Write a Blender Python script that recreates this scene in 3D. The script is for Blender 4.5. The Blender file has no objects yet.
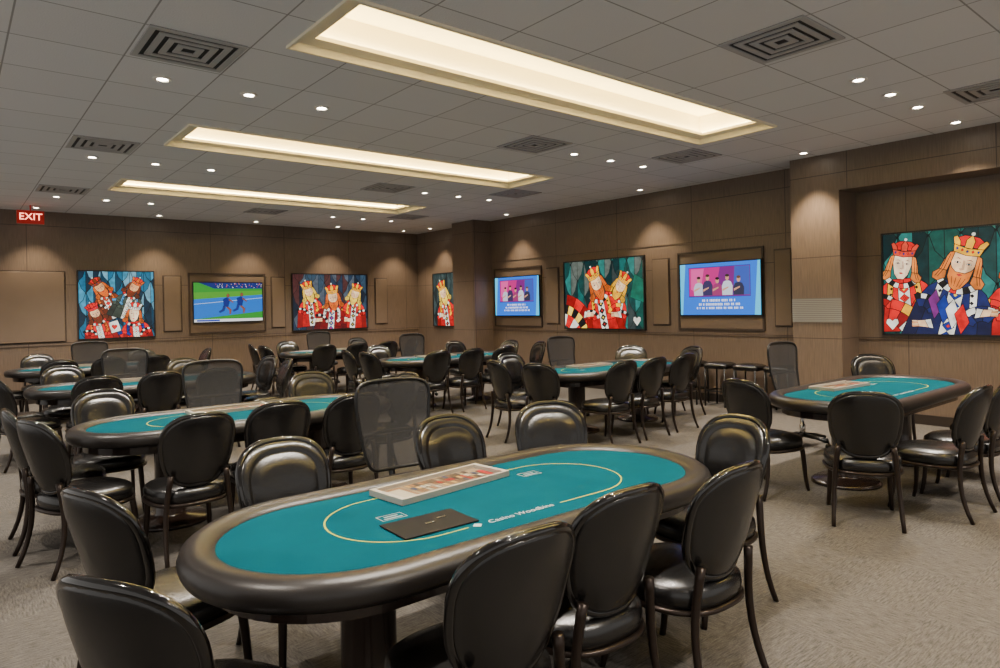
import bpy, math, random
from mathutils import Vector, Matrix
random.seed(4)
C=bpy.context.scene.collection
H=3.41; XW=9.19; YB=14.41; XC=8.70
def srgb(r,g,b):
    f=lambda c:(c/255/12.92) if c/255<=.04045 else ((c/255+.055)/1.055)**2.4
    return (f(r),f(g),f(b),1)
# ---------------- materials
def M(name,col,rough=.5,metal=0,emit=None,es=0,coat=0,noise=None,bump=None,spec=.5):
    m=bpy.data.materials.new(name);m.use_nodes=True;nt=m.node_tree;b=nt.nodes['Principled BSDF']
    b.inputs['Base Color'].default_value=col;b.inputs['Roughness'].default_value=rough;b.inputs['Metallic'].default_value=metal
    b.inputs['Coat Weight'].default_value=coat;b.inputs['Specular IOR Level'].default_value=spec
    if emit: b.inputs['Emission Color'].default_value=emit;b.inputs['Emission Strength'].default_value=es
    if noise or bump:
        tc=nt.nodes.new('ShaderNodeTexCoord');n=nt.nodes.new('ShaderNodeTexNoise');n.inputs['Detail'].default_value=4
        nt.links.new(tc.outputs['Object'],n.inputs['Vector'])
        if noise:
            n.inputs['Scale'].default_value=noise[0]
            mx=nt.nodes.new('ShaderNodeMix');mx.data_type='RGBA'
            k=noise[1];mx.inputs[6].default_value=tuple(c*(1-k) for c in col[:3])+(1,);mx.inputs[7].default_value=tuple(min(1,c*(1+k)) for c in col[:3])+(1,)
            nt.links.new(n.outputs['Fac'],mx.inputs[0]);nt.links.new(mx.outputs[2],b.inputs['Base Color'])
        if bump:
            n2=nt.nodes.new('ShaderNodeTexNoise');n2.inputs['Scale'].default_value=bump[0];n2.inputs['Detail'].default_value=3
            nt.links.new(tc.outputs['Object'],n2.inputs['Vector'])
            bp=nt.nodes.new('ShaderNodeBump');bp.inputs['Strength'].default_value=bump[1];bp.inputs['Distance'].default_value=.01
            nt.links.new(n2.outputs['Fac'],bp.inputs['Height']);nt.links.new(bp.outputs['Normal'],b.inputs['Normal'])
    return m
leather=M('black_vinyl',srgb(17,16,16),.27,bump=(160,.08),spec=.6,coat=.2)
leather.node_tree.nodes['Principled BSDF'].inputs['Coat Roughness'].default_value=.2
rimm=M('glossy_back_shell_edge',srgb(13,11,10),.12,coat=.6)
bronze=M('bronze_tube',srgb(50,41,36),.3,.6)
blackp=M('black_plastic',srgb(18,18,19),.4)
foldm=M('matte_black_plastic',srgb(14,14,16),.65,spec=.25)
felt=M('teal_felt',srgb(4,80,93),.95,noise=(4,.26),bump=(420,.15),spec=.05)
rail=M('padded_rail_vinyl',srgb(37,33,31),.36,bump=(220,.08),spec=.55)
wooddk=M('dark_stained_wood',srgb(42,30,24),.25,noise=(6,.3),coat=.3)
yellow=M('yellow_print',srgb(176,186,60),.8)
whitep=M('white_print',srgb(178,200,200),.8)
chrome=M('chrome',(.6,.6,.6,1),.15,1)
white=M('silver_wood_laminate',srgb(186,180,168),.35,.1)
darkgap=M('vent_black',srgb(12,11,11),.6)
ventm=M('vent_blade_grey',srgb(168,166,165),.5)
panelw=M('wall_panel_veneer',srgb(108,92,77),.5,noise=(3,.12))
framew=M('panel_frame_and_gap_shade',srgb(58,46,38),.45)  # brown frames; round raised slabs the dark tone is shadow-gap shade
framel=M('panel_frame_veneer',srgb(78,64,53),.45)
bandm=M('column_band_ribbed_grey',srgb(158,155,148),.5)
nt=bandm.node_tree;g_=nt.nodes.new('ShaderNodeNewGeometry');s_=nt.nodes.new('ShaderNodeSeparateXYZ');nt.links.new(g_.outputs['Position'],s_.inputs[0])
ml_=nt.nodes.new('ShaderNodeMath');ml_.operation='MULTIPLY';ml_.inputs[1].default_value=260;nt.links.new(s_.outputs[2],ml_.inputs[0])
sn_=nt.nodes.new('ShaderNodeMath');sn_.operation='SINE';nt.links.new(ml_.outputs[0],sn_.inputs[0])
mrb=nt.nodes.new('ShaderNodeMapRange');mrb.inputs[1].default_value=-1;nt.links.new(sn_.outputs[0],mrb.inputs[0])
mxb=nt.nodes.new('ShaderNodeMix');mxb.data_type='RGBA';mxb.inputs[6].default_value=srgb(96,95,92);mxb.inputs[7].default_value=srgb(136,135,131);nt.links.new(mrb.outputs[0],mxb.inputs[0]);nt.links.new(mxb.outputs[2],nt.nodes['Principled BSDF'].inputs['Base Color'])
trimc=M('coffer_trim_cream',srgb(240,230,202),.6)
glow=M('cream_panel_cove_glow',srgb(255,240,190),.6,emit=(1,.80,.34,1),es=2.5)  # cream panel given its own glow in place of cove light on it
led=M('led_strip',(1,1,1,1),.6,emit=(1,.82,.42,1),es=32)
lens=M('downlight_lens',(1,1,1,1),.4,emit=(1,.90,.72,1),es=60)
redm=M('exit_sign_box',srgb(120,10,8),.4,emit=srgb(140,10,6),es=.6)
exitl=M('exit_letters',(1,.4,.3,1),.4,emit=(1,.28,.18,1),es=5)
base=M('baseboard_dark',srgb(38,30,25),.5)
meshm=bpy.data.materials.new('mesh_back_fabric');meshm.use_nodes=True;nt=meshm.node_tree
b=nt.nodes['Principled BSDF'];b.inputs['Base Color'].default_value=srgb(44,43,43);b.inputs['Roughness'].default_value=.75
tcn=nt.nodes.new('ShaderNodeTexCoord');wv=nt.nodes.new('ShaderNodeTexWave');wv.bands_direction='Z';wv.inputs['Scale'].default_value=50;nt.links.new(tcn.outputs['Object'],wv.inputs['Vector'])
mr=nt.nodes.new('ShaderNodeMapRange');mr.inputs[3].default_value=.74;mr.inputs[4].default_value=.95;nt.links.new(wv.outputs['Fac'],mr.inputs[0])
tr=nt.nodes.new('ShaderNodeBsdfTransparent');mx=nt.nodes.new('ShaderNodeMixShader');nt.links.new(mr.outputs[0],mx.inputs[0])
nt.links.new(tr.outputs[0],mx.inputs[1]);nt.links.new(b.outputs[0],mx.inputs[2]);nt.links.new(mx.outputs[0],nt.nodes['Material Output'].inputs['Surface'])
def VC(name,es,rough=.25,bs=.5,basecol=False):
    m=bpy.data.materials.new(name);m.use_nodes=True;nt=m.node_tree;b=nt.nodes['Principled BSDF']
    a=nt.nodes.new('ShaderNodeAttribute');a.attribute_name='Col'
    if basecol:nt.links.new(a.outputs['Color'],b.inputs['Base Color'])
    else:b.inputs['Base Color'].default_value=(.012,.012,.014,1)
    if es:
        nt.links.new(a.outputs['Color'],b.inputs['Emission Color']);b.inputs['Emission Strength'].default_value=es
    b.inputs['Roughness'].default_value=rough;b.inputs['Specular IOR Level'].default_value=bs
    return m
artm=VC('backlit_stained_glass',1.0,.35,.2);tvm=VC('tv_screen_image',1.6,.2,.3);printm=VC('printed_insert',0.0,.5,.5,True)
nt=artm.node_tree;tcn=nt.nodes.new('ShaderNodeTexCoord');nn=nt.nodes.new('ShaderNodeTexNoise');nn.inputs['Scale'].default_value=9;nn.inputs['Detail'].default_value=3;nt.links.new(tcn.outputs['Object'],nn.inputs['Vector'])
mrn=nt.nodes.new('ShaderNodeMapRange');mrn.inputs[1].default_value=.3;mrn.inputs[2].default_value=.7;mrn.inputs[3].default_value=1.1;mrn.inputs[4].default_value=2.2;nt.links.new(nn.outputs['Fac'],mrn.inputs[0]);nt.links.new(mrn.outputs[0],nt.nodes['Principled BSDF'].inputs['Emission Strength'])
def wallmat():
    m=bpy.data.materials.new('wall_woven_veneer');m.use_nodes=True;nt=m.node_tree;b=nt.nodes['Principled BSDF'];L=nt.links.new
    g=nt.nodes.new('ShaderNodeNewGeometry');s=nt.nodes.new('ShaderNodeSeparateXYZ');L(g.outputs['Position'],s.inputs[0])
    ad=nt.nodes.new('ShaderNodeMath');ad.operation='ADD';L(s.outputs[0],ad.inputs[0]);L(s.outputs[1],ad.inputs[1])
    c=nt.nodes.new('ShaderNodeCombineXYZ');L(ad.outputs[0],c.inputs[0]);L(s.outputs[2],c.inputs[1])
    mp=nt.nodes.new('ShaderNodeMapping');mp.inputs['Scale'].default_value=(60,3,1);L(c.outputs[0],mp.inputs[0])
    n=nt.nodes.new('ShaderNodeTexNoise');n.inputs['Scale'].default_value=1.5;n.inputs['Detail'].default_value=5;L(mp.outputs[0],n.inputs['Vector'])
    cr=nt.nodes.new('ShaderNodeValToRGB');cr.color_ramp.elements[0].position=.3;cr.color_ramp.elements[1].position=.72
    cr.color_ramp.elements[0].color=srgb(94,80,68);cr.color_ramp.elements[1].color=srgb(113,97,83);L(n.outputs['Fac'],cr.inputs[0])
    br=nt.nodes.new('ShaderNodeTexBrick');br.offset=0;br.inputs['Scale'].default_value=1;br.inputs['Brick Width'].default_value=1.55;br.inputs['Row Height'].default_value=1.05
    br.inputs['Mortar Size'].default_value=.005;br.inputs['Mortar Smooth'].default_value=.1;L(c.outputs[0],br.inputs['Vector'])
    mx=nt.nodes.new('ShaderNodeMix');mx.data_type='RGBA';L(br.outputs['Fac'],mx.inputs[0]);L(cr.outputs[0],mx.inputs[6]);mx.inputs[7].default_value=srgb(58,47,40)
    L(mx.outputs[2],b.inputs['Base Color']);b.inputs['Roughness'].default_value=.42
    return m
wallm=wallmat()
def ceilmat():
    m=bpy.data.materials.new('ceiling_tiles_grey');m.use_nodes=True;nt=m.node_tree;b=nt.nodes['Principled BSDF'];L=nt.links.new
    g=nt.nodes.new('ShaderNodeNewGeometry');mp=nt.nodes.new('ShaderNodeMapping');mp.inputs['Location'].default_value=(.335,-.047,0);L(g.outputs['Position'],mp.inputs[0])
    br=nt.nodes.new('ShaderNodeTexBrick');br.offset=0;br.inputs['Scale'].default_value=1;br.inputs['Brick Width'].default_value=.67;br.inputs['Row Height'].default_value=.67
    br.inputs['Mortar Size'].default_value=.006;br.inputs['Mortar Smooth'].default_value=.1
    br.inputs['Color1'].default_value=srgb(218,217,219);br.inputs['Color2'].default_value=srgb(213,212,214);br.inputs['Mortar'].default_value=srgb(150,148,147)
    L(mp.outputs[0],br.inputs['Vector'])
    n=nt.nodes.new('ShaderNodeTexNoise');n.inputs['Scale'].default_value=90;n.inputs['Detail'].default_value=3;L(g.outputs['Position'],n.inputs['Vector'])
    bp=nt.nodes.new('ShaderNodeBump');bp.inputs['Strength'].default_value=.25;bp.inputs['Distance'].default_value=.01;L(n.outputs['Fac'],bp.inputs['Height']);L(bp.outputs[0],b.inputs['Normal'])
    L(br.outputs['Color'],b.inputs['Base Color']);b.inputs['Roughness'].default_value=.8
    return m
ceilm=ceilmat()
def carpet():
    m=bpy.data.materials.new('carpet_tile_grey_taupe');m.use_nodes=True;nt=m.node_tree;b=nt.nodes['Principled BSDF'];L=nt.links.new
    g=nt.nodes.new('ShaderNodeNewGeometry')
    ns=[]
    for sc in ((16,110,1),(110,16,1)):
        mp=nt.nodes.new('ShaderNodeMapping');mp.inputs['Scale'].default_value=sc;L(g.outputs['Position'],mp.inputs[0])
        n=nt.nodes.new('ShaderNodeTexNoise');n.inputs['Scale'].default_value=1;n.inputs['Detail'].default_value=3;n.inputs['Roughness'].default_value=.6;L(mp.outputs[0],n.inputs['Vector']);ns.append(n)
    ck=nt.nodes.new('ShaderNodeTexChecker');ck.inputs['Scale'].default_value=1.64;L(g.outputs['Position'],ck.inputs['Vector'])
    mx=nt.nodes.new('ShaderNodeMix');mx.data_type='FLOAT';L(ck.outputs['Fac'],mx.inputs[0]);L(ns[0].outputs['Fac'],mx.inputs[2]);L(ns[1].outputs['Fac'],mx.inputs[3])
    n=nt.nodes.new('ShaderNodeTexNoise');n.inputs['Scale'].default_value=120;n.inputs['Detail'].default_value=3;L(g.outputs['Position'],n.inputs['Vector'])
    a=nt.nodes.new('ShaderNodeMath');a.operation='MULTIPLY';L(n.outputs['Fac'],a.inputs[0]);a.inputs[1].default_value=.4
    a2=nt.nodes.new('ShaderNodeMath');a2.operation='ADD';L(mx.outputs[0],a2.inputs[0]);L(a.outputs[0],a2.inputs[1])
    cr=nt.nodes.new('ShaderNodeValToRGB');cr.color_ramp.elements[0].position=.48;cr.color_ramp.elements[1].position=.92
    cr.color_ramp.elements[0].color=srgb(72,69,66);cr.color_ramp.elements[1].color=srgb(112,107,101);L(a2.outputs[0],cr.inputs[0])
    L(cr.outputs[0],b.inputs['Base Color']);b.inputs['Roughness'].default_value=.95;b.inputs['Specular IOR Level'].default_value=.1
    bp=nt.nodes.new('ShaderNodeBump');bp.inputs['Strength'].default_value=.3;bp.inputs['Distance'].default_value=.006;L(a2.outputs[0],bp.inputs['Height']);L(bp.outputs[0],b.inputs['Normal'])
    return m
carp=carpet()
# ---------------- mesh helpers
def mesh(name,V,Fc,mat,smooth=False):
    me=bpy.data.meshes.new(name);me.from_pydata([tuple(v) for v in V],[],Fc);me.materials.append(mat);me.update()
    if smooth:
        for p in me.polygons:p.use_smooth=True
    return me
def obj(name,me,parent=None,loc=(0,0,0),rot=0,**k):
    o=bpy.data.objects.new(name,me);C.objects.link(o);o.location=loc;o.rotation_euler=(0,0,rot)
    if parent:o.parent=parent
    for a,v in k.items():o[a]=v
    return o
def textmesh(name,body,size,mat,shear=0,ext=.0003):
    t=bpy.data.curves.new(name,'FONT');t.body=body;t.size=size;t.align_x='CENTER';t.align_y='CENTER';t.extrude=ext;t.shear=shear
    o=bpy.data.objects.new(name,t);C.objects.link(o);bpy.context.view_layer.update()
    me=bpy.data.meshes.new_from_object(o.evaluated_get(bpy.context.evaluated_depsgraph_get()))
    bpy.data.objects.remove(o);me.materials.clear();me.materials.append(mat);return me
def boxes(bl):
    V=[];Fc=[]
    for (x0,y0,z0,x1,y1,z1) in bl:
        n=len(V);V+=[(x0,y0,z0),(x1,y0,z0),(x1,y1,z0),(x0,y1,z0),(x0,y0,z1),(x1,y0,z1),(x1,y1,z1),(x0,y1,z1)]
        Fc+=[tuple(n+i for i in f) for f in ((0,3,2,1),(4,5,6,7),(0,1,5,4),(1,2,6,5),(2,3,7,6),(3,0,4,7))]
    return V,Fc
def bevel(o,w=.005,s=2):
    m=o.modifiers.new('b','BEVEL');m.width=w;m.segments=s;m.limit_method='ANGLE'
def tube(pts,rad,n=10,closed=False):
    pts=[Vector(p) for p in pts];V=[];Fc=[];N=len(pts)
    up=None
    for i,p in enumerate(pts):
        t=(pts[(i+1)%N]-pts[i-1]) if closed else (pts[min(i+1,N-1)]-pts[max(i-1,0)])
        t.normalize()
        if up is None:
            up=Vector((0,1,0)) if abs(t.y)<.8 else Vector((1,0,0))
        a=t.cross(up).normalized();bb=a.cross(t).normalized();up=bb
        r=rad[i] if isinstance(rad,(list,tuple)) else rad
        for k in range(n):
            an=2*math.pi*k/n;V.append(p+a*math.cos(an)*r+bb*math.sin(an)*r)
    for i in range(N if closed else N-1):
        j=(i+1)%N
        for k in range(n):
            l=(k+1)%n;Fc.append((i*n+k,j*n+k,j*n+l,i*n+l))
    if not closed:
        Fc.append(tuple(range(n)));Fc.append(tuple((N-1)*n+k for k in reversed(range(n))))
    return V,Fc
def lathe(prof,n=24,cx=0,cy=0,caps=True):
    V=[];Fc=[]
    for (r,z) in prof:
        for k in range(n):
            a=2*math.pi*k/n;V.append((cx+r*math.cos(a),cy+r*math.sin(a),z))
    for i in range(len(prof)-1):
        for k in range(n):
            l=(k+1)%n;Fc.append((i*n+k,i*n+l,(i+1)*n+l,(i+1)*n+k))
    if caps:
        Fc.append(tuple(reversed(range(n))));Fc.append(tuple((len(prof)-1)*n+k for k in range(n)))
    return V,Fc
def join(*ms):
    V=[];Fc=[]
    for v,f in ms:
        n=len(V);V+=list(v);Fc+=[tuple(n+i for i in q) for q in f]
    return V,Fc
def bez(p,n=10):
    p=[Vector(q) for q in p];out=[]
    for i in range(n+1):
        t=i/n;q=p[:]
        while len(q)>1:q=[q[k].lerp(q[k+1],t) for k in range(len(q)-1)]
        out.append(q[0])
    return out
# ---------------- room shell (near and far-left walls left out so world fill light enters)
def S(name,V_F,mat):return obj(name,mesh(name,V_F[0],V_F[1],mat),kind='structure')
X0,Y0=-3.2,-3.6
S('floor',boxes([(X0,Y0,-.1,XW+.1,YB+.1,0)]),carp)
cof=[(3.60,4.56),(7.00,8.00),(10.36,11.36),(.22,1.20)]
CX0,CX1=1.86,6.82
cof.sort()
bl=[(X0,Y0,H,CX0,YB+.1,H+.02),(CX1,Y0,H,XW+.1,YB+.1,H+.02)]
y=Y0
for a,b_ in cof:
    bl.append((CX0,y,H,CX1,a,H+.02));y=b_
bl.append((CX0,y,H,CX1,YB+.1,H+.02))
S('ceiling',boxes(bl),ceilm)
S('wall_right',boxes([(XW,Y0,0,XW+.15,YB+.15,H+.02)]),wallm)
S('wall_back',boxes([(X0,YB,0,XW,YB+.15,H+.02)]),wallm)
S('wall_bulkhead',boxes([(XC,Y0,2.93,XW,3.80,H)]),wallm)
S('wall_pier',boxes([(XC,3.80,0,XW,4.43,H)]),wallm)
S('wall_pier.001',boxes([(XC,11.42,0,XW,12.2,H)]),wallm)
S('baseboard_right',boxes([(XW-.015,Y0,0,XW,3.79,.12),(XW-.015,4.44,0,XW,11.41,.12),(XW-.015,12.21,0,XW,YB-.02,.12)]),base)
S('baseboard_back',boxes([(X0,YB-.015,0,XW-.02,YB,.12)]),base)
S('trim_1',boxes([(XC-.010,3.79,1.26,XC-.001,4.43,1.57)]),bandm)
S('trim_2',boxes([(XC-.015,3.785,0,XC,4.445,.14),(XC-.015,11.405,0,XC,12.215,.14)]),base)
tn=[3]
def panel(axis,a,b_,z0,z1,fw=.035,slab=False,fm=framew):
    if axis=='R':
        q=lambda u0,u1,za,zb,d:(XW-d,u0,za,XW-.001,u1,zb)
    else:
        q=lambda u0,u1,za,zb,d:(u0,YB-d,za,u1,YB-.001,zb)
    d0,d1=(.006,.03) if slab else (.03,.012)  # slab: low dark strip puts the shadow gap into colour
    o=S('trim_%d'%tn[0],boxes([q(a,a+fw,z0,z1,d0),q(b_-fw,b_,z0,z1,d0),q(a+fw,b_-fw,z0,z0+fw,d0),q(a+fw,b_-fw,z1-fw,z1,d0)]),fm);tn[0]+=1
    o=S('trim_%d'%tn[0],boxes([q(a+fw,b_-fw,z0+fw,z1-fw,d1)]),panelw);tn[0]+=1
    if slab:bevel(o,.006)
ZT,ZB=2.35,1.11
for a,b_ in [(6.74,7.10),(4.66,4.94),(9.33,9.70)]:panel('R',a,b_,ZB+.06,ZT-.06,.022,True)
for a,b_ in [(3.27,3.62),(5.42,5.74),(7.95,8.3)]:panel('B',a,b_,ZB+.06,ZT-.06,.022,True)
panel('B',.2,1.66,ZB-.05,ZT,.022,True)
for a,b_ in [(5.09,6.58),(9.82,11.32)]:panel('R',a,b_,ZB,ZT,.03,False,framew)
panel('B',3.74,5.30,ZB,ZT,.03,False,framew)
S('trim_40',boxes([(XW-.012,4.44,1.02,XW-.001,11.41,1.035),(XW-.012,Y0,1.02,XW-.001,3.79,1.035)]),framel)
S('trim_41',boxes([(X0,YB-.012,1.0,XW-.02,YB-.001,1.015)]),framel)
S('trim_42',boxes([(XW-.01,4.44,2.5,XW-.001,11.41,2.51)]),framel)
# ---------------- coffers
def ringrect(x0,y0,x1,y1,w,z0,z1):
    return boxes([(x0,y0,z0,x1,y0+w,z1),(x0,y1-w,z0,x1,y1,z1),(x0,y0+w,z0,x0+w,y1-w,z1),(x1-w,y0+w,z0,x1,y1-w,z1)])
for i,(a,b_) in enumerate(cof):
    e=obj('ceiling_light_coffer',None,loc=((CX0+CX1)/2,(a+b_)/2,H),category='ceiling light',label='long recessed ceiling coffer with warm cove lighting and cream trim',group='luminous ceiling coffers')
    hx=(CX1-CX0)/2;hy=(b_-a)/2
    obj('coffer_trim',mesh('coffer_trim',*join(ringrect(-hx,-hy,hx,hy,.02,-.02,.07),ringrect(-hx+.02,-hy+.02,hx-.02,hy-.02,.13,.04,.07)),trimc),e)
    obj('coffer_wall',mesh('coffer_wall',*ringrect(-hx+.02,-hy+.02,hx-.02,hy-.02,.02,.07,.30),trimc),e)
    obj('glowing_cream_panel',mesh('glowing_cream_panel',*boxes([(-hx+.02,-hy+.02,.30,hx-.02,hy-.02,.32)]),glow),e)
    obj('led_strip',mesh('led_strip',*ringrect(-hx+.05,-hy+.05,hx-.05,hy-.05,.035,.075,.09),led),e)
# ---------------- downlights
ringme=mesh('downlight_ring',*lathe([(.040,.0),(.040,-.006),(.046,-.012),(.062,-.012),(.07,-.006),(.068,0)],20,caps=False),M('downlight_trim',srgb(225,220,212),.4))
lensme=mesh('downlight_lens',*lathe([(.039,-.001),(.039,-.005)],20),lens)
spots={}
def spotdata(e,ang,col,bl=.6):
    k=(e,ang)
    if k not in spots:
        l=bpy.data.lights.new('downlight_beam','SPOT');l.energy=e;l.color=col;l.spot_size=math.radians(ang);l.spot_blend=bl;l.shadow_soft_size=.04;spots[k]=l
    return spots[k]
def down(x,y,e=70,ang=100,col=(1,.90,.78)):
    o=obj('recessed_downlight',ringme,loc=(x,y,H),category='ceiling light',label='small round recessed downlight glowing warm white in the ceiling',group='recessed downlights')
    obj('light_lens',lensme,o);l=bpy.data.objects.new('light_source',spotdata(e,ang,col));C.objects.link(l);l.parent=o;l.location=(0,0,-.02)
WARM=(1,.81,.58)
for yy in (-.93,2.43,5.77,9.12,12.47):
    for xx in (1.34,2.02,2.68,5.98,6.65,7.31):down(xx,yy,230,115)
for yy in (2.43,5.77,9.12,12.47):
    down(-.6,yy,230,115)
for yy in (7.0,10.4,13.2):down(8.78,yy,190,84,WARM)
down(8.37,4.08,330,76,WARM)
for yy in (2.4,.3):down(8.3,yy,191,95,WARM)
for xx in (-.9,1.2,3.13,4.96,6.79,8.5):down(xx,13.92,190,84,WARM)
# ---------------- vents
vV=[]
for k in range(4):
    r=.31-.075*k
    vV.append(ringrect(-r,-r,r,r,.042,-.012,.0))
ventme=mesh('vent_blades',*join(*vV),ventm);ventbk=mesh('vent_back',*boxes([(-.31,-.31,-.004,.31,.31,-.001)]),darkgap)
for x,y in [(1.34,5.03),(4.63,2.40),(1.34,8.41),(1.34,11.74),(5.26,5.70),(7.28,5.05),(5.26,9.05),(7.28,1.80),(7.28,8.38),(4.6,12.4),(7.28,11.74)]:
    o=obj('ceiling_air_vent',ventbk,loc=(x,y,H),category='air vent',label='square ceiling air diffuser with concentric black slots',group='ceiling air diffusers')
    obj('vent_blades',ventme,o)
# ---------------- picture drawing
class Pic:
    def __init__(s,w,h):s.w=w;s.h=h;s.V=[];s.F=[];s.c=[];s.z=0
    def raw(s,col,pts,z=None):
        zz=s.z if z is None else z
        P=list(pts)
        for ax,val,sg in ((0,0,1),(0,s.w,-1),(1,0,1),(1,s.h,-1)):
            Q=[]
            for i in range(len(P)):
                a=P[i-1];b=P[i];ia=(a[ax]-val)*sg>=0;ib=(b[ax]-val)*sg>=0
                if ia!=ib:
                    t=(val-a[ax])/(b[ax]-a[ax]);Q.append((a[0]+t*(b[0]-a[0]),a[1]+t*(b[1]-a[1])))
                if ib:Q.append(b)
            P=Q
            if len(P)<3:return
        A=sum(P[i-1][0]*P[i][1]-P[i][0]*P[i-1][1] for i in range(len(P)))
        if A<0:P=P[::-1]
        n=len(s.V)
        s.V+=[(p[0],p[1],zz) for p in P];s.F.append(tuple(range(n,n+len(P))));s.c.append(col)
    def poly(s,col,pts,ow=.006,oc=(6,8,8)):
        s.z+=.000025;s.raw(col,pts)
        if ow:
            s.z+=.00002
            for i in range(len(pts)):
                a=Vector(pts[i-1]);b=Vector(pts[i]);d=b-a
                if d.length<1e-5:continue
                d.normalize();n=Vector((-d.y,d.x))*ow/2;a=a-d*ow*.3;b=b+d*ow*.3
                s.raw(oc,[tuple(a+n),tuple(b+n),tuple(b-n),tuple(a-n)])
    def ell(s,col,cx,cy,rx,ry,ow=.006,rot=0,n=18):
        s.poly(col,[(cx+rx*math.cos(t)*math.cos(rot)-ry*math.sin(t)*math.sin(rot),cy+rx*math.cos(t)*math.sin(rot)+ry*math.sin(t)*math.cos(rot)) for t in [2*math.pi*k/n for k in range(n)]],ow)
    def arc(s,cx,cy,r0,r1,a0,a1,cols,n=6,ow=.008,rot=0,mir=1):
        for k in range(n):
            t0=math.radians(a0+(a1-a0)*k/n);t1=math.radians(a0+(a1-a0)*(k+1)/n);tm=(t0+t1)/2
            pts=[(r0,t0),(r1,t0),(r1,tm),(r1,t1),(r0,t1),(r0,tm)];Q=[]
            for r,t in pts:
                x=mir*r*math.cos(t);y=r*math.sin(t);Q.append((cx+x*math.cos(rot)-y*math.sin(rot),cy+x*math.sin(rot)+y*math.cos(rot)))
            s.poly(cols[k%len(cols)],Q,ow)
    def build(s,name,mat):
        me=bpy.data.meshes.new(name);me.from_pydata(s.V,[],s.F);me.materials.append(mat)
        ca=me.color_attributes.new('Col','FLOAT_COLOR','CORNER')
        for p,c in zip(me.polygons,s.c):
            cc=srgb(*c)
            for li in p.loop_indices:ca.data[li].color=cc
        me.update();return me
RED=(206,12,16);DR=(126,4,10);GOLD=(240,170,16);YEL=(246,204,66);SK=(246,198,150);SK2=(220,152,100);BL=(16,44,126);WH=(226,222,208);BK=(8,8,12);TE=(10,84,80);DT=(4,38,40);OR=(208,92,20);BR=(110,46,20);LB=(70,140,184)
def bg(p,cs,st=.34):
    p.raw(BK,[(0,0),(p.w,0),(p.w,p.h),(0,p.h)])
    r=random.Random(7);j=0;y=-st
    while y<p.h+st:
        x=-st+(j%2)*st/2
        while x<p.w+st:
            c1=r.choice(cs);c2=r.choice(cs)
            L=[(x,y),(x-st*.3,y+st*.35),(x-st*.47,y+st*.9),(x-st*.3,y+st*1.45),(x,y+st*1.8)];Rr=[(x,y),(x+st*.3,y+st*.35),(x+st*.47,y+st*.9),(x+st*.3,y+st*1.45),(x,y+st*1.8)]
            p.poly(c1,L,.009);p.poly(c2,Rr,.009)
            x+=st
        y+=st*.9;j+=1
GREENS=[TE,DT,(8,66,58),(4,30,32),(30,104,98),(14,56,54)]
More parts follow.
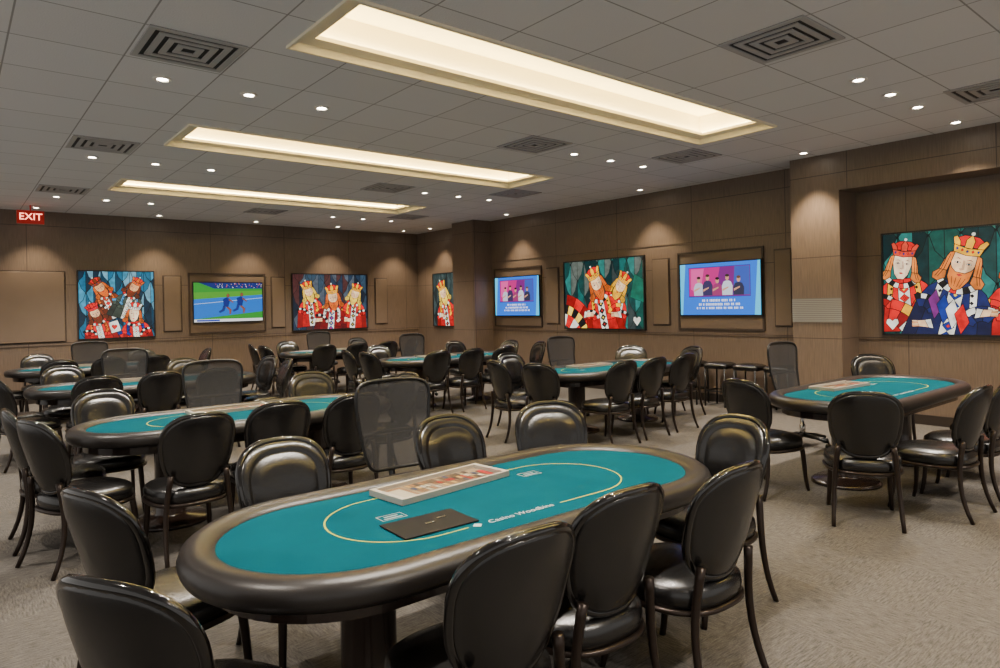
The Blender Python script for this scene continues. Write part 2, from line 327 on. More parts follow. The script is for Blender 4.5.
def fig(p,cx,cy,s,tilt=0,mir=1,robe=RED,r2=GOLD,hair=YEL,beard=True,crown=GOLD,pat=BL,skin=SK,ht=.22):
    s*=1.22
    def mk(tl):
        ct,sn=math.cos(tl),math.sin(tl)
        return lambda pts:[(cx+s*(mir*x*ct-y*sn),cy+s*(mir*x*sn+y*ct)) for x,y in pts]
    T=mk(tilt)
    P=lambda c,pts,ow=.008:p.poly(c,T(pts),ow)
    A=lambda x,y,r0,r1,a0,a1,cols,n=6:p.arc(*T([(x,y)])[0],r0*s,r1*s,a0,a1,cols,n,.008,tilt,mir)
    sh=lambda c,k=.72:tuple(int(v*k) for v in c)
    hi=lambda c:tuple(min(255,int(v*1.06+10)) for v in c)
    # big simple robe pieces with a broad ornamental front band
    for sd in (-1,1):
        P(robe,[(0,-.75),(sd*.7,-.75),(sd*1.2,-1.15),(sd*1.55,-1.8),(sd*1.1,-2.3),(0,-2.2)])
        P(sh(robe,.8),[(0,-2.2),(sd*1.1,-2.3),(sd*1.3,-3.8),(0,-3.8)])
        P(sh(robe,.62),[(sd*1.1,-2.3),(sd*1.55,-1.8),(sd*1.9,-3.8),(sd*1.3,-3.8)])
        P(r2,[(sd*.52,-.95),(sd*.82,-.85),(sd*1.0,-2.2),(sd*.72,-2.2)])
        for k in range(3):P(BK,[(sd*(.64+.05*k),-1.2-k*.34),(sd*(.76+.05*k),-1.28-k*.34),(sd*(.68+.05*k),-1.40-k*.34),(sd*(.58+.05*k),-1.3-k*.34)],0)
    P(WH,[(-.30,-1.0),(.30,-1.0),(.34,-3.8),(-.34,-3.8)])
    for k in range(5):
        y=-1.38-k*.5;P(pat,[(-.26,y),(0,y-.24),(.26,y),(0,y+.24)],.006);P(RED if k%2 else YEL,[(-.09,y),(0,y-.09),(.09,y),(0,y+.09)],.003)
    A(1.35,-2.7,.75,1.05,60,175,[r2,robe],4);A(1.35,-2.7,.35,.75,60,175,[robe,sh(robe)],3)
    A(-1.25,-2.5,.7,.95,10,120,[WH,BK],6);A(-1.25,-2.5,.3,.7,10,120,[robe,sh(robe)],3)
    A(0,-.25,.78,1.08,205,335,[WH,BK,WH,RED],8)
    T=mk(tilt+ht*mir)
    P=lambda c,pts,ow=.008:p.poly(c,T(pts),ow)
    for sd in (-1,1):
        P(hair,[(sd*.42,.62),(sd*.66,.52),(sd*.80,.1),(sd*.88,-.35),(sd*.55,-.35),(sd*.5,.1)])
        P(sh(hair,.84),[(sd*.55,-.35),(sd*.88,-.35),(sd*1.10,-.58),(sd*1.05,-.84),(sd*.8,-.92),(sd*.52,-.7)])
        for q in (.60,.71):P(BK,[(sd*q,.42),(sd*(q+.025),.42),(sd*(q+.10),-.3),(sd*(q+.26),-.72),(sd*(q+.23),-.72),(sd*(q+.07),-.3)],0)
    P(skin,[(-.46,.65),(.46,.65),(.5,.1),(.36,-.5),(.16,-.78),(-.16,-.78),(-.36,-.5),(-.5,.1)])
    P(sh(skin,.86),[(.26,.62),(.45,.62),(.48,.1),(.35,-.48),(.2,-.68)],0)
    if beard:
        P(hair,[(-.5,.0),(-.40,-.16),(-.2,-.32),(.2,-.32),(.40,-.16),(.5,0),(.46,-.6),(.24,-1.05),(0,-1.2),(-.24,-1.05),(-.46,-.6)])
        for q in (-.28,-.1,.1,.28):P(BK,[(q,-.55),(q+.025,-.55),(q*.6+.015,-1.0),(q*.6-.005,-1.0)],0)
    P((180,44,40),[(-.13,-.42),(0,-.38),(.13,-.42),(0,-.50)],.002)
    P(sh(skin,.8),[(-.02,.25),(.04,.25),(.12,-.15),(.0,-.21),(-.10,-.15),(.02,-.12)],.002)
    for sd in (-1,1):
        P(WH,[(sd*.11,.13),(sd*.23,.18),(sd*.36,.13),(sd*.23,.08)],.003);P(BK,[(sd*.2,.17),(sd*.27,.17),(sd*.27,.09),(sd*.2,.09)],0)
        P(BK,[(sd*.08,.27),(sd*.25,.35),(sd*.40,.27),(sd*.25,.31)],0)
    P(RED,[(-.52,.9),(.52,.9),(.62,1.2),(.3,1.40),(0,1.42),(-.3,1.40),(-.62,1.2)])
    P(crown,[(-.54,.58),(0,.50),(.54,.58),(.62,.92),(0,.82),(-.62,.92)])
    for k in range(5):
        x=-.44+k*.22;y=.69+abs(k-2)*.03;P(RED if k%2 else BL,[(x-.06,y),(x,y+.08),(x+.06,y),(x,y-.08)],.002)
    for sd in (-1,1):
        P(crown,[(sd*.62,.92),(sd*.34,.87),(sd*.40,1.1),(sd*.60,1.32),(sd*.74,1.22)])
    P(crown,[(-.16,.84),(.16,.84),(.18,1.2),(0,1.48),(-.18,1.2)]);p.ell(WH,*T([(0,1.52)])[0],s*.09,s*.09,.003,0,8)
def hand(p,x,y,s,m=1):
    p.poly(WH,[(x-m*.4*s,y-.1*s),(x,y),(x+m*.3*s,y+.7*s),(x-m*.2*s,y+.8*s)],.006)
    p.poly(SK,[(x,y),(x+m*.9*s,y+.1*s),(x+m*1.0*s,y+.65*s),(x+m*.3*s,y+.7*s)],.006)
    for k in range(4):p.poly(SK if k%2 else SK2,[(x+m*(.8+.05*k)*s,y+(.1+.14*k)*s),(x+m*1.35*s,y+(.06+.16*k)*s),(x+m*1.4*s,y+(.2+.16*k)*s),(x+m*(.8+.05*k)*s,y+(.25+.14*k)*s)],.003)
def suit(p,x,y,s,c,k):
    if k=='d':p.poly(c,[(x-s*.7,y),(x,y-s),(x+s*.7,y),(x,y+s)],.006)
    else:p.poly(c,[(x,y-s),(x+s*.9,y+.1*s),(x+s*.8,y+.7*s),(x+s*.35,y+.8*s),(x,y+.45*s),(x-s*.35,y+.8*s),(x-s*.8,y+.7*s),(x-s*.9,y+.1*s)],.006)
def art_niche(w,h):
    p=Pic(w,h);bg(p,GREENS)
    fig(p,1.50,.74,.19,-.15,-1,RED,GOLD,OR,True,GOLD,BK)
    fig(p,.22,.84,.175,.05,1,RED,GOLD,(235,130,50),False,(200,60,40),RED,(255,220,180),-.2)
    p.arc(.0,-.1,.42,.54,10,80,[GOLD,RED],4);p.arc(.0,-.1,.24,.42,10,80,[RED,WH,DR],4)
    fig(p,.86,.80,.205,-.22,1,(18,30,84),WH,(226,120,40),True,GOLD,BL,SK,-.1)
    for k in range(4):
        a=.50+.09*k;p.poly([(110,34,110),BL,WH,RED][k],[(a,.42-.06*k),(a+.09,.54-.06*k),(a+.15,.32-.06*k),(a+.06,.18-.06*k)],.006)
    hand(p,1.02,.2,.13);hand(p,.5,.08,.13,-1);suit(p,.10,.12,.08,WH,'h')
    return p.build('art_panel',artm)
def art_right(w,h):
    p=Pic(w,h);bg(p,GREENS+[(44,54,54),(80,88,82)])
    p.arc(-.1,-.3,.75,.95,20,80,[RED,DR],4);p.arc(-.1,-.3,.58,.75,20,85,[YEL,BK],6);p.arc(-.1,-.3,.35,.58,20,90,[RED,WH],4)
    fig(p,1.36,.72,.175,-.4,-1,RED,WH,GOLD,True,GOLD,BL)
    fig(p,.84,.78,.205,.22,1,RED,GOLD,OR,True,GOLD,BK)
    p.poly((10,90,72),[(1.6,.55),(1.9,.45),(1.9,.85),(1.7,.95)]);suit(p,1.74,.14,.09,WH,'h')
    hand(p,.55,.2,.14);hand(p,1.35,.2,.14,-1)
    return p.build('art_panel',artm)
def art_b1(w,h):
    p=Pic(w,h);bg(p,[(20,90,120),(14,50,70),(50,126,156),(90,140,160),(12,36,52)],.24)
    fig(p,.36,.92,.13,.4,1,BR,OR,OR,True,BR,RED,(235,165,110));fig(p,.90,.92,.13,-.3,-1,(60,70,60),LB,BR,True,OR,WH,(235,165,110))
    fig(p,.27,.44,.13,.2,1,RED,OR,BR,True,RED,WH,(240,185,140));fig(p,.90,.42,.14,.1,-1,RED,BL,OR,False,WH,WH,(250,215,175))
    p.poly(WH,[(.52,.08),(.68,.13),(.62,.33),(.47,.28)]);suit(p,.57,.2,.05,RED,'h')
    return p.build('art_panel',artm)
def art_b2(w,h):
    p=Pic(w,h);bg(p,[(26,44,64),(14,26,40),(40,60,76),(66,76,88),(64,34,34)],.3)
    fig(p,.38,.82,.16,.1,1,RED,GOLD,YEL,True,GOLD,BK);fig(p,1.50,.76,.165,-.1,-1,RED,GOLD,YEL,True,GOLD,BK);fig(p,.95,.68,.19,-.1,1,DR,WH,OR,True,GOLD,BL)
    hand(p,.5,.16,.13);hand(p,1.4,.14,.13,-1)
    return p.build('art_panel',artm)
def art_c(w,h):
    p=Pic(w,h);bg(p,[(30,50,50),(16,28,30),(50,66,66)],.3)
    fig(p,1.2,.8,.2,-.15,-1,RED,GOLD,YEL,True,GOLD,BL);fig(p,.44,.74,.2,.2,1,RED,GOLD,YEL,True,GOLD,BK)
    hand(p,.3,.2,.14)
    return p.build('art_panel',artm)
def place_wall(axis,a,z,me,d=.04,name='panel',**k):
    o=bpy.data.objects.new(name,me);C.objects.link(o)
    if axis=='R':
        o.matrix_world=Matrix(((0,0,-1,XW-d),(-1,0,0,a),(0,1,0,z),(0,0,0,1)))
    else:
        o.matrix_world=Matrix(((1,0,0,a),(0,0,-1,YB-d),(0,1,0,z),(0,0,0,1)))
    for q,v in k.items():o[q]=v
    return o
def frameme(w,h,fw,dep):
    return mesh('frame',*join(boxes([(-fw,-fw,-dep,w+fw,0,.016),(-fw,h,-dep,w+fw,h+fw,.016),(-fw,0,-dep,0,h,.016),(w,0,-dep,w+fw,h,.016)]),boxes([(0,0,-dep,w,h,-.002)])),blackp)
def artwork(axis,a,w,fn,label):
    h=ZT-ZB;o=place_wall(axis,a,ZB,frameme(w,h,.02,.034),d=.0355,name='stained_glass_artwork',category='artwork',label=label)
    obj('glass_panel',fn(w,h),o)
artwork('R',3.47,1.90,art_niche,'backlit stained glass panel of crowned card court figures on teal')
artwork('R',9.15,1.89,art_right,'backlit stained glass panel of two red-robed card kings')
artwork('R',13.66,1.40,art_c,'backlit stained glass card king panel beside the pier in the corner')
artwork('B',1.85,1.25,art_b1,'square backlit stained glass panel of brown and red card figures')
artwork('B',5.90,1.82,art_b2,'backlit stained glass panel of three gold-crowned card kings')
# ---- TVs
def tv_news(w,h):
    p=Pic(w,h);p.raw((24,104,215),[(0,0),(w,0),(w,h),(0,h)])
    p.poly((60,190,235),[(0,0),(.04,0),(.10,h),(0,h)],0);p.poly((60,190,235),[(w-.10,0),(w,0),(w,h),(w-.04,h)],0)
    p.poly((110,24,110),[(.16,.28),(w-.16,.28),(w-.16,h-.06),(.16,h-.06)],.008,(20,40,150))
    p.poly((180,26,115),[(.17,.30),(w*.45,.30),(w*.52,h-.07),(.17,h-.07)],0);p.poly((215,70,145),[(.2,.4),(.36,.32),(.44,h-.08),(.2,h-.08)],0)
    p.poly((50,76,165),[(w*.68,.30),(w-.17,.30),(w-.17,h-.07),(w*.7,h-.07)],0)
    for x,c,hc,dy in ((.34,(180,180,198),(40,26,20),0),(.50,(50,40,80),(60,40,30),.03),(.67,(140,46,96),(30,20,18),-.02),(.84,(190,195,208),(50,36,26),.02),(1.03,(40,40,64),(90,60,40),-.01)):
        p.poly(c,[(x-.085,.30),(x+.085,.30),(x+.09,.42+dy),(x+.06,.485+dy),(x+.02,.50+dy),(x-.02,.50+dy),(x-.06,.485+dy),(x-.09,.42+dy)],0);p.ell((196,140,110),x,.545+dy,.03,.042,0);p.ell(hc,x,.578+dy,.034,.022,0)
        p.poly((196,140,110),[(x-.08,.36),(x+.02,.41),(x+.02,.43),(x-.08,.395)],0)
    rr=random.Random(5)
    for yy,x0,x1,hh in ((.205,.40,.98,.034),(.145,.34,1.04,.034),(.09,.30,1.08,.030)):
        x=x0
        while x<x1:
            l=.014+.01*rr.random();p.raw((235,238,250),[(x,yy),(x+l,yy),(x+l,yy+hh),(x,yy+hh)],p.z+.0003);p.raw((24,104,215),[(x+l*.35,yy+hh*.3),(x+l*.75,yy+hh*.3),(x+l*.75,yy+hh*.5),(x+l*.35,yy+hh*.5)],p.z+.0005);x+=l+(.008 if rr.random()<.8 else .03)
    return p.build('tv_picture',tvm)
def tv_sport(w,h):
    p=Pic(w,h);p.raw((40,130,40),[(0,0),(w,0),(w,h),(0,h)])
    p.poly((70,140,40),[(0,.46),(w,.5),(w,.64),(0,.6)],0);p.poly((20,34,100),[(.1,h),(w,h),(w,.68),(.4,.68)],0)
    rr=random.Random(2)
    for k in range(60):
        x=.4+rr.random()*(w-.42);y=.69+rr.random()*.1;p.raw(rr.choice([(200,80,70),(220,220,220),(60,90,180),(200,180,90)]),[(x,y),(x+.012,y),(x+.012,y+.014),(x,y+.014)],p.z+.0004)
    p.z+=.0006
    p.poly((20,98,185),[(0,.06),(w,.2),(w,.55),(0,.46)],0);p.poly((190,215,230),[(0,.36),(w,.48),(w,.487),(0,.367)],0)
    for x,y,c in ((.62,.30,(16,34,110)),(.90,.32,(16,34,110))):
        p.poly(c,[(x-.04,y+.02),(x+.05,y),(x+.09,y+.15),(x+.03,y+.2),(x-.05,y+.16)],.003);p.ell((120,70,50),x+.05,y+.235,.03,.04,.003)
        p.poly((30,40,110),[(x-.05,y+.03),(x+.0,y),(x-.03,y-.08),(x-.12,y-.12),(x-.14,y-.09),(x-.07,y-.05)],.002)
        p.poly((120,70,50),[(x+.0,y),(x+.06,y),(x+.12,y-.06),(x+.10,y-.15),(x+.07,y-.15),(x+.07,y-.07)],.002)
        p.poly((120,70,50),[(x+.06,y+.14),(x+.15,y+.08),(x+.16,y+.1),(x+.07,y+.18)],.002)
    p.poly((215,215,215),[(0,0),(w,0),(w,.055),(0,.055)],0);p.poly((30,60,160),[(.05,.01),(.5,.01),(.5,.045),(.05,.045)],0)
    return p.build('tv_picture',tvm)
def tv(axis,a,w,fn,label):
    h=.80;o=place_wall(axis,a,1.35,mesh('tv_body',*boxes([(-.018,-.018,-.048,w+.018,h+.018,0)]),blackp),d=.062,name='television',category='television',label=label)
    obj('screen',fn(w,h),o,loc=(0,0,.001))
tv('R',6.50,1.38,tv_news,'wall-mounted flat television showing people on a blue graphic');tv('R',11.24,1.38,tv_news,'wall-mounted flat television beside the wall pier')
tv('B',3.83,1.38,tv_sport,'wall-mounted flat television showing a sports match')
# ---- exit sign
ex=obj('exit_sign',mesh('sign_body',*boxes([(-.19,-.03,-.12,.19,.03,.10),(-.01,-.01,.10,.01,.01,.19)]),redm),loc=(1.10,13.70,H-.19),category='exit sign',label='small red illuminated EXIT sign hanging from the ceiling')
to=obj('sign_lettering',textmesh('exit_text','EXIT',.16,exitl,0,.002),ex,loc=(0,-.033,-.01));to.rotation_euler=(math.pi/2,0,0)
# ---------------- chair
def back_pt(u,v):
    s=(v+1)/2
    w=.232*(.79+.27*s-.06*s*s)
    z=.475+.445*s
    y=-.205-.115*s**1.2+.055*(u*u)
    return Vector((u*w,y,z))
def sq(a,n=2.8):
    c,s_=math.cos(a),math.sin(a);return math.copysign(abs(c)**(2/n),c),math.copysign(abs(s_)**(2/n),s_)
NR,NA=9,40
V=[];Fc=[]
def fr(t):
    g=0.010 if .72<t<.80 else 0
    return .042*(1-t**4)+.015-g
for side in (0,1):
    for r in range(NR):
        t=[0,.25,.5,.68,.735,.785,.83,.92,.975][r]
        for k in range(NA):
            u,v=sq(2*math.pi*k/NA);p=back_pt(u*t,v*t)
            d=fr(t) if side==0 else -(.024*(1-t**4)+.015)
            V.append(p+Vector((0,d,.0)))
rimi=len(V)
for k in range(NA):
    u,v=sq(2*math.pi*k/NA);V.append(back_pt(u,v))
for side in (0,1):
    o0=side*NR*NA
    for r in range(NR):
        for k in range(NA):
            l=(k+1)%NA
            a,b_=o0+r*NA+k,o0+r*NA+l
            c_,d_=(rimi+k,rimi+l) if r==NR-1 else (o0+(r+1)*NA+k,o0+(r+1)*NA+l)
            Fc.append((a,b_,d_,c_) if side==1 else (a,c_,d_,b_))
backme=mesh('backrest',V,Fc,leather,True)
rimme=mesh('back_rim',*tube([back_pt(*sq(2*math.pi*k/64)) for k in range(64)],.0175,8,True),rimm,True)
def cushion(w,d,z0,z1,n=3.0,front=.0):
    V=[];Fc=[];NA=40
    prof=[(0,z1+.018),(.35,z1+.017),(.7,z1+.010),(.9,z1-.004),(.98,z1-.02),(1.0,(z0+z1)/2),(.97,z0+.01),(.9,z0),(0,z0)]
    for t,z in prof:
        for k in range(NA):
            u,v=sq(2*math.pi*k/NA,n);V.append((u*t*w/2*(1+.06*v*t),v*t*d/2+front,z))
    for i in range(len(prof)-1):
        for k in range(NA):
            l=(k+1)%NA;Fc.append((i*NA+k,(i+1)*NA+k,(i+1)*NA+l,i*NA+l))
    return V,Fc
seatme=mesh('seat',*cushion(.49,.50,.355,.46,2.7,.015),leather,True)
pv=[(sq(2*math.pi*k/48,2.7)[0]*.242*(1+.06*sq(2*math.pi*k/48,2.7)[1]),sq(2*math.pi*k/48,2.7)[1]*.247+.015,.36) for k in range(48)]
pipeme=mesh('seat_frame',*tube(pv,.013,6,True),bronze,True)
legmes=[]
for sx in (-1,1):
    legmes.append(mesh('leg',*tube(bez([(sx*.19,.20,.37),(sx*.195,.23,.25),(sx*.20,.215,.12),(sx*.21,.25,.0)],8),[.021-.0008*i for i in range(9)],8),bronze,True))
    legmes.append(mesh('leg',*tube(bez([(sx*.165,-.225,.55),(sx*.19,-.21,.40),(sx*.20,-.18,.22),(sx*.21,-.29,.0)],10),[.019-.0005*i for i in range(11)],8),bronze,True))
parts=[('seat',seatme),('backrest',backme),('back_rim',rimme),('seat_frame',pipeme)]+[('leg',m) for m in legmes]
def chair(x,y,phi,table,lab=None):
    f=Vector((-math.sin(math.radians(phi)),math.cos(math.radians(phi)),0))
    o=obj('casino_chair',None,loc=(x+f.x*.31,y+f.y*.31,0),rot=math.radians(phi),category='chair',label=lab or 'black padded casino chair with rounded back and bronze legs',group='padded chairs around the poker tables')
    for n,m in parts:obj(n,m,o)
# dealer chair
def dback(u,v):
    s=(v+1)/2;return Vector((u*(.215+.085*s-.02*s*s),-.20-.07*s+.06*u*u-.03*math.sin(s*3.1),.52+.56*s+.015*(1-u*u)*s))
V=[];Fc=[];NX,NZ=12,14
for j in range(NZ+1):
    for i in range(NX+1):
        u=-1+2*i/NX;v=-1+2*j/NZ
        k=1-.09*(u*u)*(v*v); V.append(dback(u*k,v*k))
for j in range(NZ):
    for i in range(NX):Fc.append((j*(NX+1)+i,j*(NX+1)+i+1,(j+1)*(NX+1)+i+1,(j+1)*(NX+1)+i))
dbk=mesh('mesh_back',V,Fc,meshm,True)
dfr=mesh('back_frame',*tube([dback(*[q*.985 for q in sq(2*math.pi*k/72,6.5)]) for k in range(72)],.011,8,True),blackp,True)
dseat=mesh('seat',*cushion(.50,.48,.40,.48),M('dealer_seat_fabric',srgb(28,28,30),.8),True)
dsup=mesh('back_support',*tube([(0,-.05,.39),(0,-.24,.40),(0,-.285,.55),(0,-.29,.75)],.022,8),blackp,True)
dlum=mesh('lumbar_bar',*tube([dback(-.95,-.2)+Vector((0,-.02,0)),dback(-.4,-.2)+Vector((0,-.03,0)),dback(.4,-.2)+Vector((0,-.03,0)),dback(.95,-.2)+Vector((0,-.02,0))],.014,8),blackp,True)
dcol=mesh('gas_column',*lathe([(.03,.09),(.03,.22),(.02,.23),(.02,.39),(.09,.395),(.09,.405)],16),chrome,True)
armsV=[];casters=[]
for k in range(5):
    a=2*math.pi*k/5+.3;c_,s_=math.cos(a),math.sin(a)
    armsV.append(tube([(c_*.02,s_*.02,.11),(c_*.15,s_*.15,.10),(c_*.29,s_*.29,.07)],[.026,.02,.014],8))
    cv,cf=tube([(c_*.29-s_*.02,s_*.29+c_*.02,.028),(c_*.29+s_*.02,s_*.29-c_*.02,.028)],.028,12)
    casters.append(mesh('caster',*join((cv,cf),tube([(c_*.29,s_*.29,.03),(c_*.29,s_*.29,.07)],.008,6)),blackp,True))
dbase=mesh('star_base',*join(*armsV),blackp,True)
dparts=[('mesh_back',dbk),('back_frame',dfr),('seat',dseat),('back_support',dsup),('lumbar_bar',dlum),('gas_column',dcol),('star_base',dbase)]+[('caster',c_) for c_ in casters]
def dealer(x,y,phi=180):
    f=Vector((-math.sin(math.radians(phi)),math.cos(math.radians(phi)),0))
    o=obj('dealer_chair',None,loc=(x+f.x*.27,y+f.y*.27,0),rot=math.radians(phi),category='office chair',label='black mesh-backed swivel dealer chair with five-star caster base',group='dealer chairs')
    for n,m in dparts:obj(n,m,o)
# ---------------- tables
L,W=2.47,1.08
def stad(off,z,L=L,W=W,n=24):
    R=W/2-off;hs=(L-W)/2;P=[]
    for k in range(n+1):
        a=-math.pi/2+math.pi*k/n;P.append((hs+R*math.cos(a),R*math.sin(a),z))
    for k in range(n+1):
        a=math.pi/2+math.pi*k/n;P.append((-hs+R*math.cos(a),R*math.sin(a),z))
    return P
def sweep(prof,closed=True):
    V=[];Fc=[];N=None
    for off,z in prof:
        P=stad(off,z);N=len(P);V+=P
    M_=len(prof)
    for i in range(M_ if closed else M_-1):
        j=(i+1)%M_
        for q in range(N):
            l=(q+1)%N;Fc.append((i*N+q,i*N+l,j*N+l,j*N+q))
    return V,Fc,N
v_,f_,N=sweep([(.118,.735),(.118,.705)],False);f_=f_+[tuple(range(N)),tuple(reversed(range(N,2*N)))]
feltme=mesh('felt_top',v_,f_,felt)
v_,f_,N=sweep([(.012,.668),(0,.69),(-.004,.715),(.006,.74),(.03,.757),(.065,.762),(.095,.755),(.115,.742),(.122,.73),(.122,.70),(.05,.665)])
railme=mesh('padded_rail',v_,[tuple(reversed(q)) for q in f_],rail,True)
v_,f_,N=sweep([(.10,.70),(.10,.60),(.13,.60),(.13,.70)]);apr=mesh('apron',v_,f_,wooddk)
v_,f_,N=sweep([(.10,.665),(.10,.645)],False);f_=f_+[tuple(range(N)),tuple(reversed(range(N,2*N)))];und=mesh('table_underside',v_,f_,wooddk)
pedme=mesh('pedestal',*lathe([(.27,0),(.27,.02),(.25,.035),(.12,.05),(.105,.07),(.105,.56),(.12,.58),(.2,.60),(.2,.645)],32),wooddk,True)
LY=-.29
def ovalline(hw):
    P=[];hs=.42;R=.29
    for k in range(31):
        a=-math.pi/2+math.pi*k/30;P.append((hs+R*math.cos(a)*1.05,R*math.sin(a)))
    for k in range(31):
        a=math.pi/2+math.pi*k/30;P.append((-hs+R*math.cos(a)*1.05,R*math.sin(a)))
    P=[(.16,LY)]+P+[(-.31,LY)]
    V=[];Fc=[]
    for i,p in enumerate(P):
        a=Vector(P[max(0,i-1)]);b_=Vector(P[min(len(P)-1,i+1)]);d=(b_-a).normalized();n=Vector((-d.y,d.x))*hw
        V+=[(p[0]+n.x,p[1]+n.y,.7358),(p[0]-n.x,p[1]-n.y,.7358)]
    for i in range(len(P)-1):Fc.append((2*i,2*i+1,2*i+3,2*i+2))
    return V,Fc
linme=mesh('betting_line',*ovalline(.0035),yellow)
txt=textmesh('felt_lettering','Casino Woodbine',.045,whitep,.15)
emb=mesh('printed_emblem',[(-.29,LY,.7358),(-.268,LY-.022,.7358),(-.246,LY,.7358),(-.268,LY+.022,.7358)],[(0,1,2,3)],whitep)
def rectring(cx,cy,w,h,t):
    return boxes([(cx-w,cy-h,.7352,cx+w,cy-h+t,.7358),(cx-w,cy+h-t,.7352,cx+w,cy+h,.7358),(cx-w,cy-h+t,.7352,cx-w+t,cy+h-t,.7358),(cx+w-t,cy-h+t,.7352,cx+w,cy+h-t,.7358)])
plaq=mesh('printed_box',*join(rectring(-.46,.02,.055,.032,.004),boxes([(-.50,.0,.7352,-.42,.012,.7358),(-.49,.024,.7352,-.43,.034,.7358)]),rectring(.38,.16,.055,.032,.004),boxes([(.34,.14,.7352,.42,.152,.7358),(.35,.164,.7352,.41,.174,.7358)])),M('grey_print',srgb(138,160,158),.8))
def table(x,y,rot=0,lab=None):
    o=obj('poker_table',None,loc=(x,y,0),rot=math.radians(rot),category='poker table',label=lab or 'oval poker table with teal felt, padded dark rail and twin pedestals',group='oval poker tables')
    obj('felt_top',feltme,o);obj('padded_rail',railme,o);obj('apron',apr,o);obj('underside',und,o)
    for sx in (-.58,.58):obj('pedestal',pedme,o,loc=(sx,0,0))
    obj('betting_line',linme,o);obj('printed_lettering',txt,o,loc=(-.05,LY,.7358));obj('printed_emblem',emb,o);obj('printed_box',plaq,o)
trayf=mesh('tray_frame',*join(boxes([(-.32,-.12,0,.32,-.105,.026),(-.32,.105,0,.32,.12,.026),(-.32,-.105,0,-.295,.105,.026),(.295,-.105,0,.32,.105,.026)]),boxes([(-.295,-.105,0,.295,.105,.008)])),white)
p=Pic(.59,.21);p.raw((140,120,94),[(0,0),(.59,0),(.59,.21),(0,.21)])
rr=random.Random(3)
p.poly((134,94,56),[(.01,.01),(.12,.01),(.12,.2),(.01,.2)],.002);p.poly((175,165,142),[(.025,.03),(.105,.03),(.105,.18),(.025,.18)],.002)
for j in range(4):
    for k in range(16):
        x=.14+k*.0245;y=.012+j*.048
        if rr.random()<.15:continue
        p.poly(rr.choice([(150,30,26),(180,172,155),(150,105,65),(50,60,90),(190,150,84),(60,45,38),(120,84,54),(170,160,135),(90,70,50)]),[(x,y),(x+.02,y),(x+.02,y+.04),(x,y+.04)],.0015)
p.poly((160,28,28),[(.545,.05),(.58,.05),(.58,.15),(.545,.15)],.002)
trayi=p.build('tray_insert',printm)
def tray(x,y,rot=0):
    o=obj('dealer_chip_tray',trayf,loc=(x,y,.7368),rot=math.radians(rot),category='chip tray',label='silver-framed dealer tray with coloured chips on the teal felt',group='dealer chip trays')
    obj('tray_contents',trayi,o,loc=(-.295,-.105,.0085))
TB=[(1.80,2.30,-1),(1.85,5.48,0),(1.85,8.85,0),(1.85,12.1,0),(6.44,2.55,0),(6.55,5.80,0),(6.3,9.0,0),(6.0,12.2,0)]
for i,(x,y,r) in enumerate(TB):table(x,y,r,'oval teal poker table holding a dealer tray and black folder' if i==0 else None)
for i,(x,y,r) in enumerate(TB):
    tray(x-.05,y+.27,[6,0,0,0,-4,0,0,0][i])
fo=obj('black_folder',mesh('folder_cover',*boxes([(-.16,-.10,0,.16,.10,.005)]),foldm),loc=(1.40,2.15,.7368),rot=math.radians(-2),category='folder',label='flat black plastic folder lying on the teal felt');bevel(fo,.002)
obj('folder_clip',mesh('clip',*boxes([(-.02,-.012,.005,.02,.0,.008),(.05,.02,.005,.09,.03,.007)]),chrome),fo)
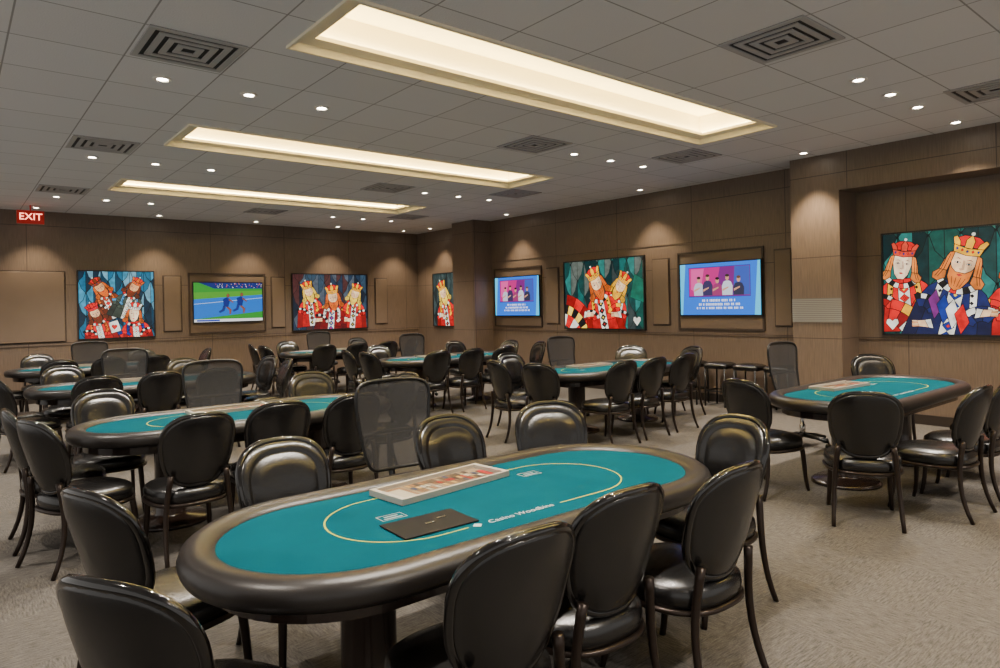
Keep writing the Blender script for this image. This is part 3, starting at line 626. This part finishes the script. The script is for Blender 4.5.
chairs=[
(.27,1.84,-60),(.36,2.82,-70),(1.24,3.25,180),(2.20,3.22,180),(3.00,3.17,146),(3.34,2.00,82),(2.36,1.41,0),(1.80,1.49,-3),(1.26,1.41,-2),
(1.21,4.40,2),(1.77,4.53,-2),(2.33,4.51,0),(.36,4.92,-70),(.29,5.60,-90),(.98,6.41,178),(2.80,6.44,172),(3.43,5.55,95),
(1.17,7.82,0),(1.76,7.82,0),(2.35,7.84,0),(.34,8.48,-76),(.26,9.14,-92),(1.08,9.85,180),(2.48,9.87,180),(3.46,9.2,100),(3.42,8.46,80),
(1.2,11.08,0),(1.8,11.08,0),(2.4,11.08,0),(.31,11.9,-82),(1.1,13.06,180),(2.6,13.06,180),(3.46,12.1,90),
(4.74,1.92,-62),(5.58,1.47,-3),(4.88,2.95,-100),(7.95,3.18,135),(6.18,1.46,3),(6.85,1.48,0),
(4.86,6.06,-98),(4.88,5.34,-72),(5.70,4.77,-3),(6.29,4.80,0),(6.92,4.84,0),(8.10,5.55,75),(7.78,6.43,130),(5.7,6.79,180),
(5.44,7.98,-2),(6.05,7.96,0),(6.69,7.98,0),(4.62,8.68,-80),(4.67,9.44,-97),(7.88,8.46,76),(7.90,9.28,95),(5.55,10.02,180),(7.12,10.02,180),
(5.18,11.16,0),(5.82,11.16,0),(6.46,11.18,0),(4.32,11.95,-80),(4.37,12.72,-100),(7.54,12.0,85),(5.25,13.18,180),(6.80,13.18,180)]
for x,y,p_ in chairs:chair(x,y,p_,0)
for x,y in [(2.24,3.88),(1.95,6.74),(1.80,10.05),(1.86,13.3),(7.08,3.78),(6.85,7.0),(6.32,10.2),(6.02,13.4)]:dealer(x,y,180+random.uniform(-6,6))
# low padded stools along the right wall
stt=mesh('stool_seat',*cushion(.38,.40,.56,.64,5),leather,True)
sts=mesh('stretcher',*ringrect(-.155,-.165,.155,.165,.018,.22,.24),blackp)
stl=[mesh('leg',*tube([(a*.15,b_*.16,.57),(a*.155,b_*.165,0)],.014,8),blackp,True) for a in (-1,1) for b_ in (-1,1)]
for yy in (4.70,5.17,5.65,6.13):
    o=obj('stool',None,loc=(8.88,yy,0),category='stool',label='low black backless stool with padded top against the wood wall',group='stools along the wall')
    obj('stool_seat',stt,o);obj('stretcher',sts,o)
    for m in stl:obj('leg',m,o)
# ---------------- world + camera
w=bpy.data.worlds.new('World');bpy.context.scene.world=w;w.use_nodes=True;w.node_tree.nodes['Background'].inputs[0].default_value=(1,.95,.89,1);w.node_tree.nodes['Background'].inputs[1].default_value=.8  # even warm background, added as fill through the left-out walls
yaw=math.radians(39.46);ro=math.radians(1.19)
F=Vector((math.sin(yaw),math.cos(yaw),0));R0=Vector((math.cos(yaw),-math.sin(yaw),0));U0=Vector((0,0,1))
R=R0*math.cos(ro)-U0*math.sin(ro);U=U0*math.cos(ro)+R0*math.sin(ro)
cd=bpy.data.cameras.new('camera');cam=bpy.data.objects.new('camera',cd);C.objects.link(cam)
cam.matrix_world=Matrix(((R.x,U.x,-F.x,0),(R.y,U.y,-F.y,0),(R.z,U.z,-F.z,1.56),(0,0,0,1)))
cd.sensor_width=36;cd.lens=671.03/1000*36;cd.shift_y=-28.4/1000;cd.clip_start=.05
bpy.context.scene.camera=cam
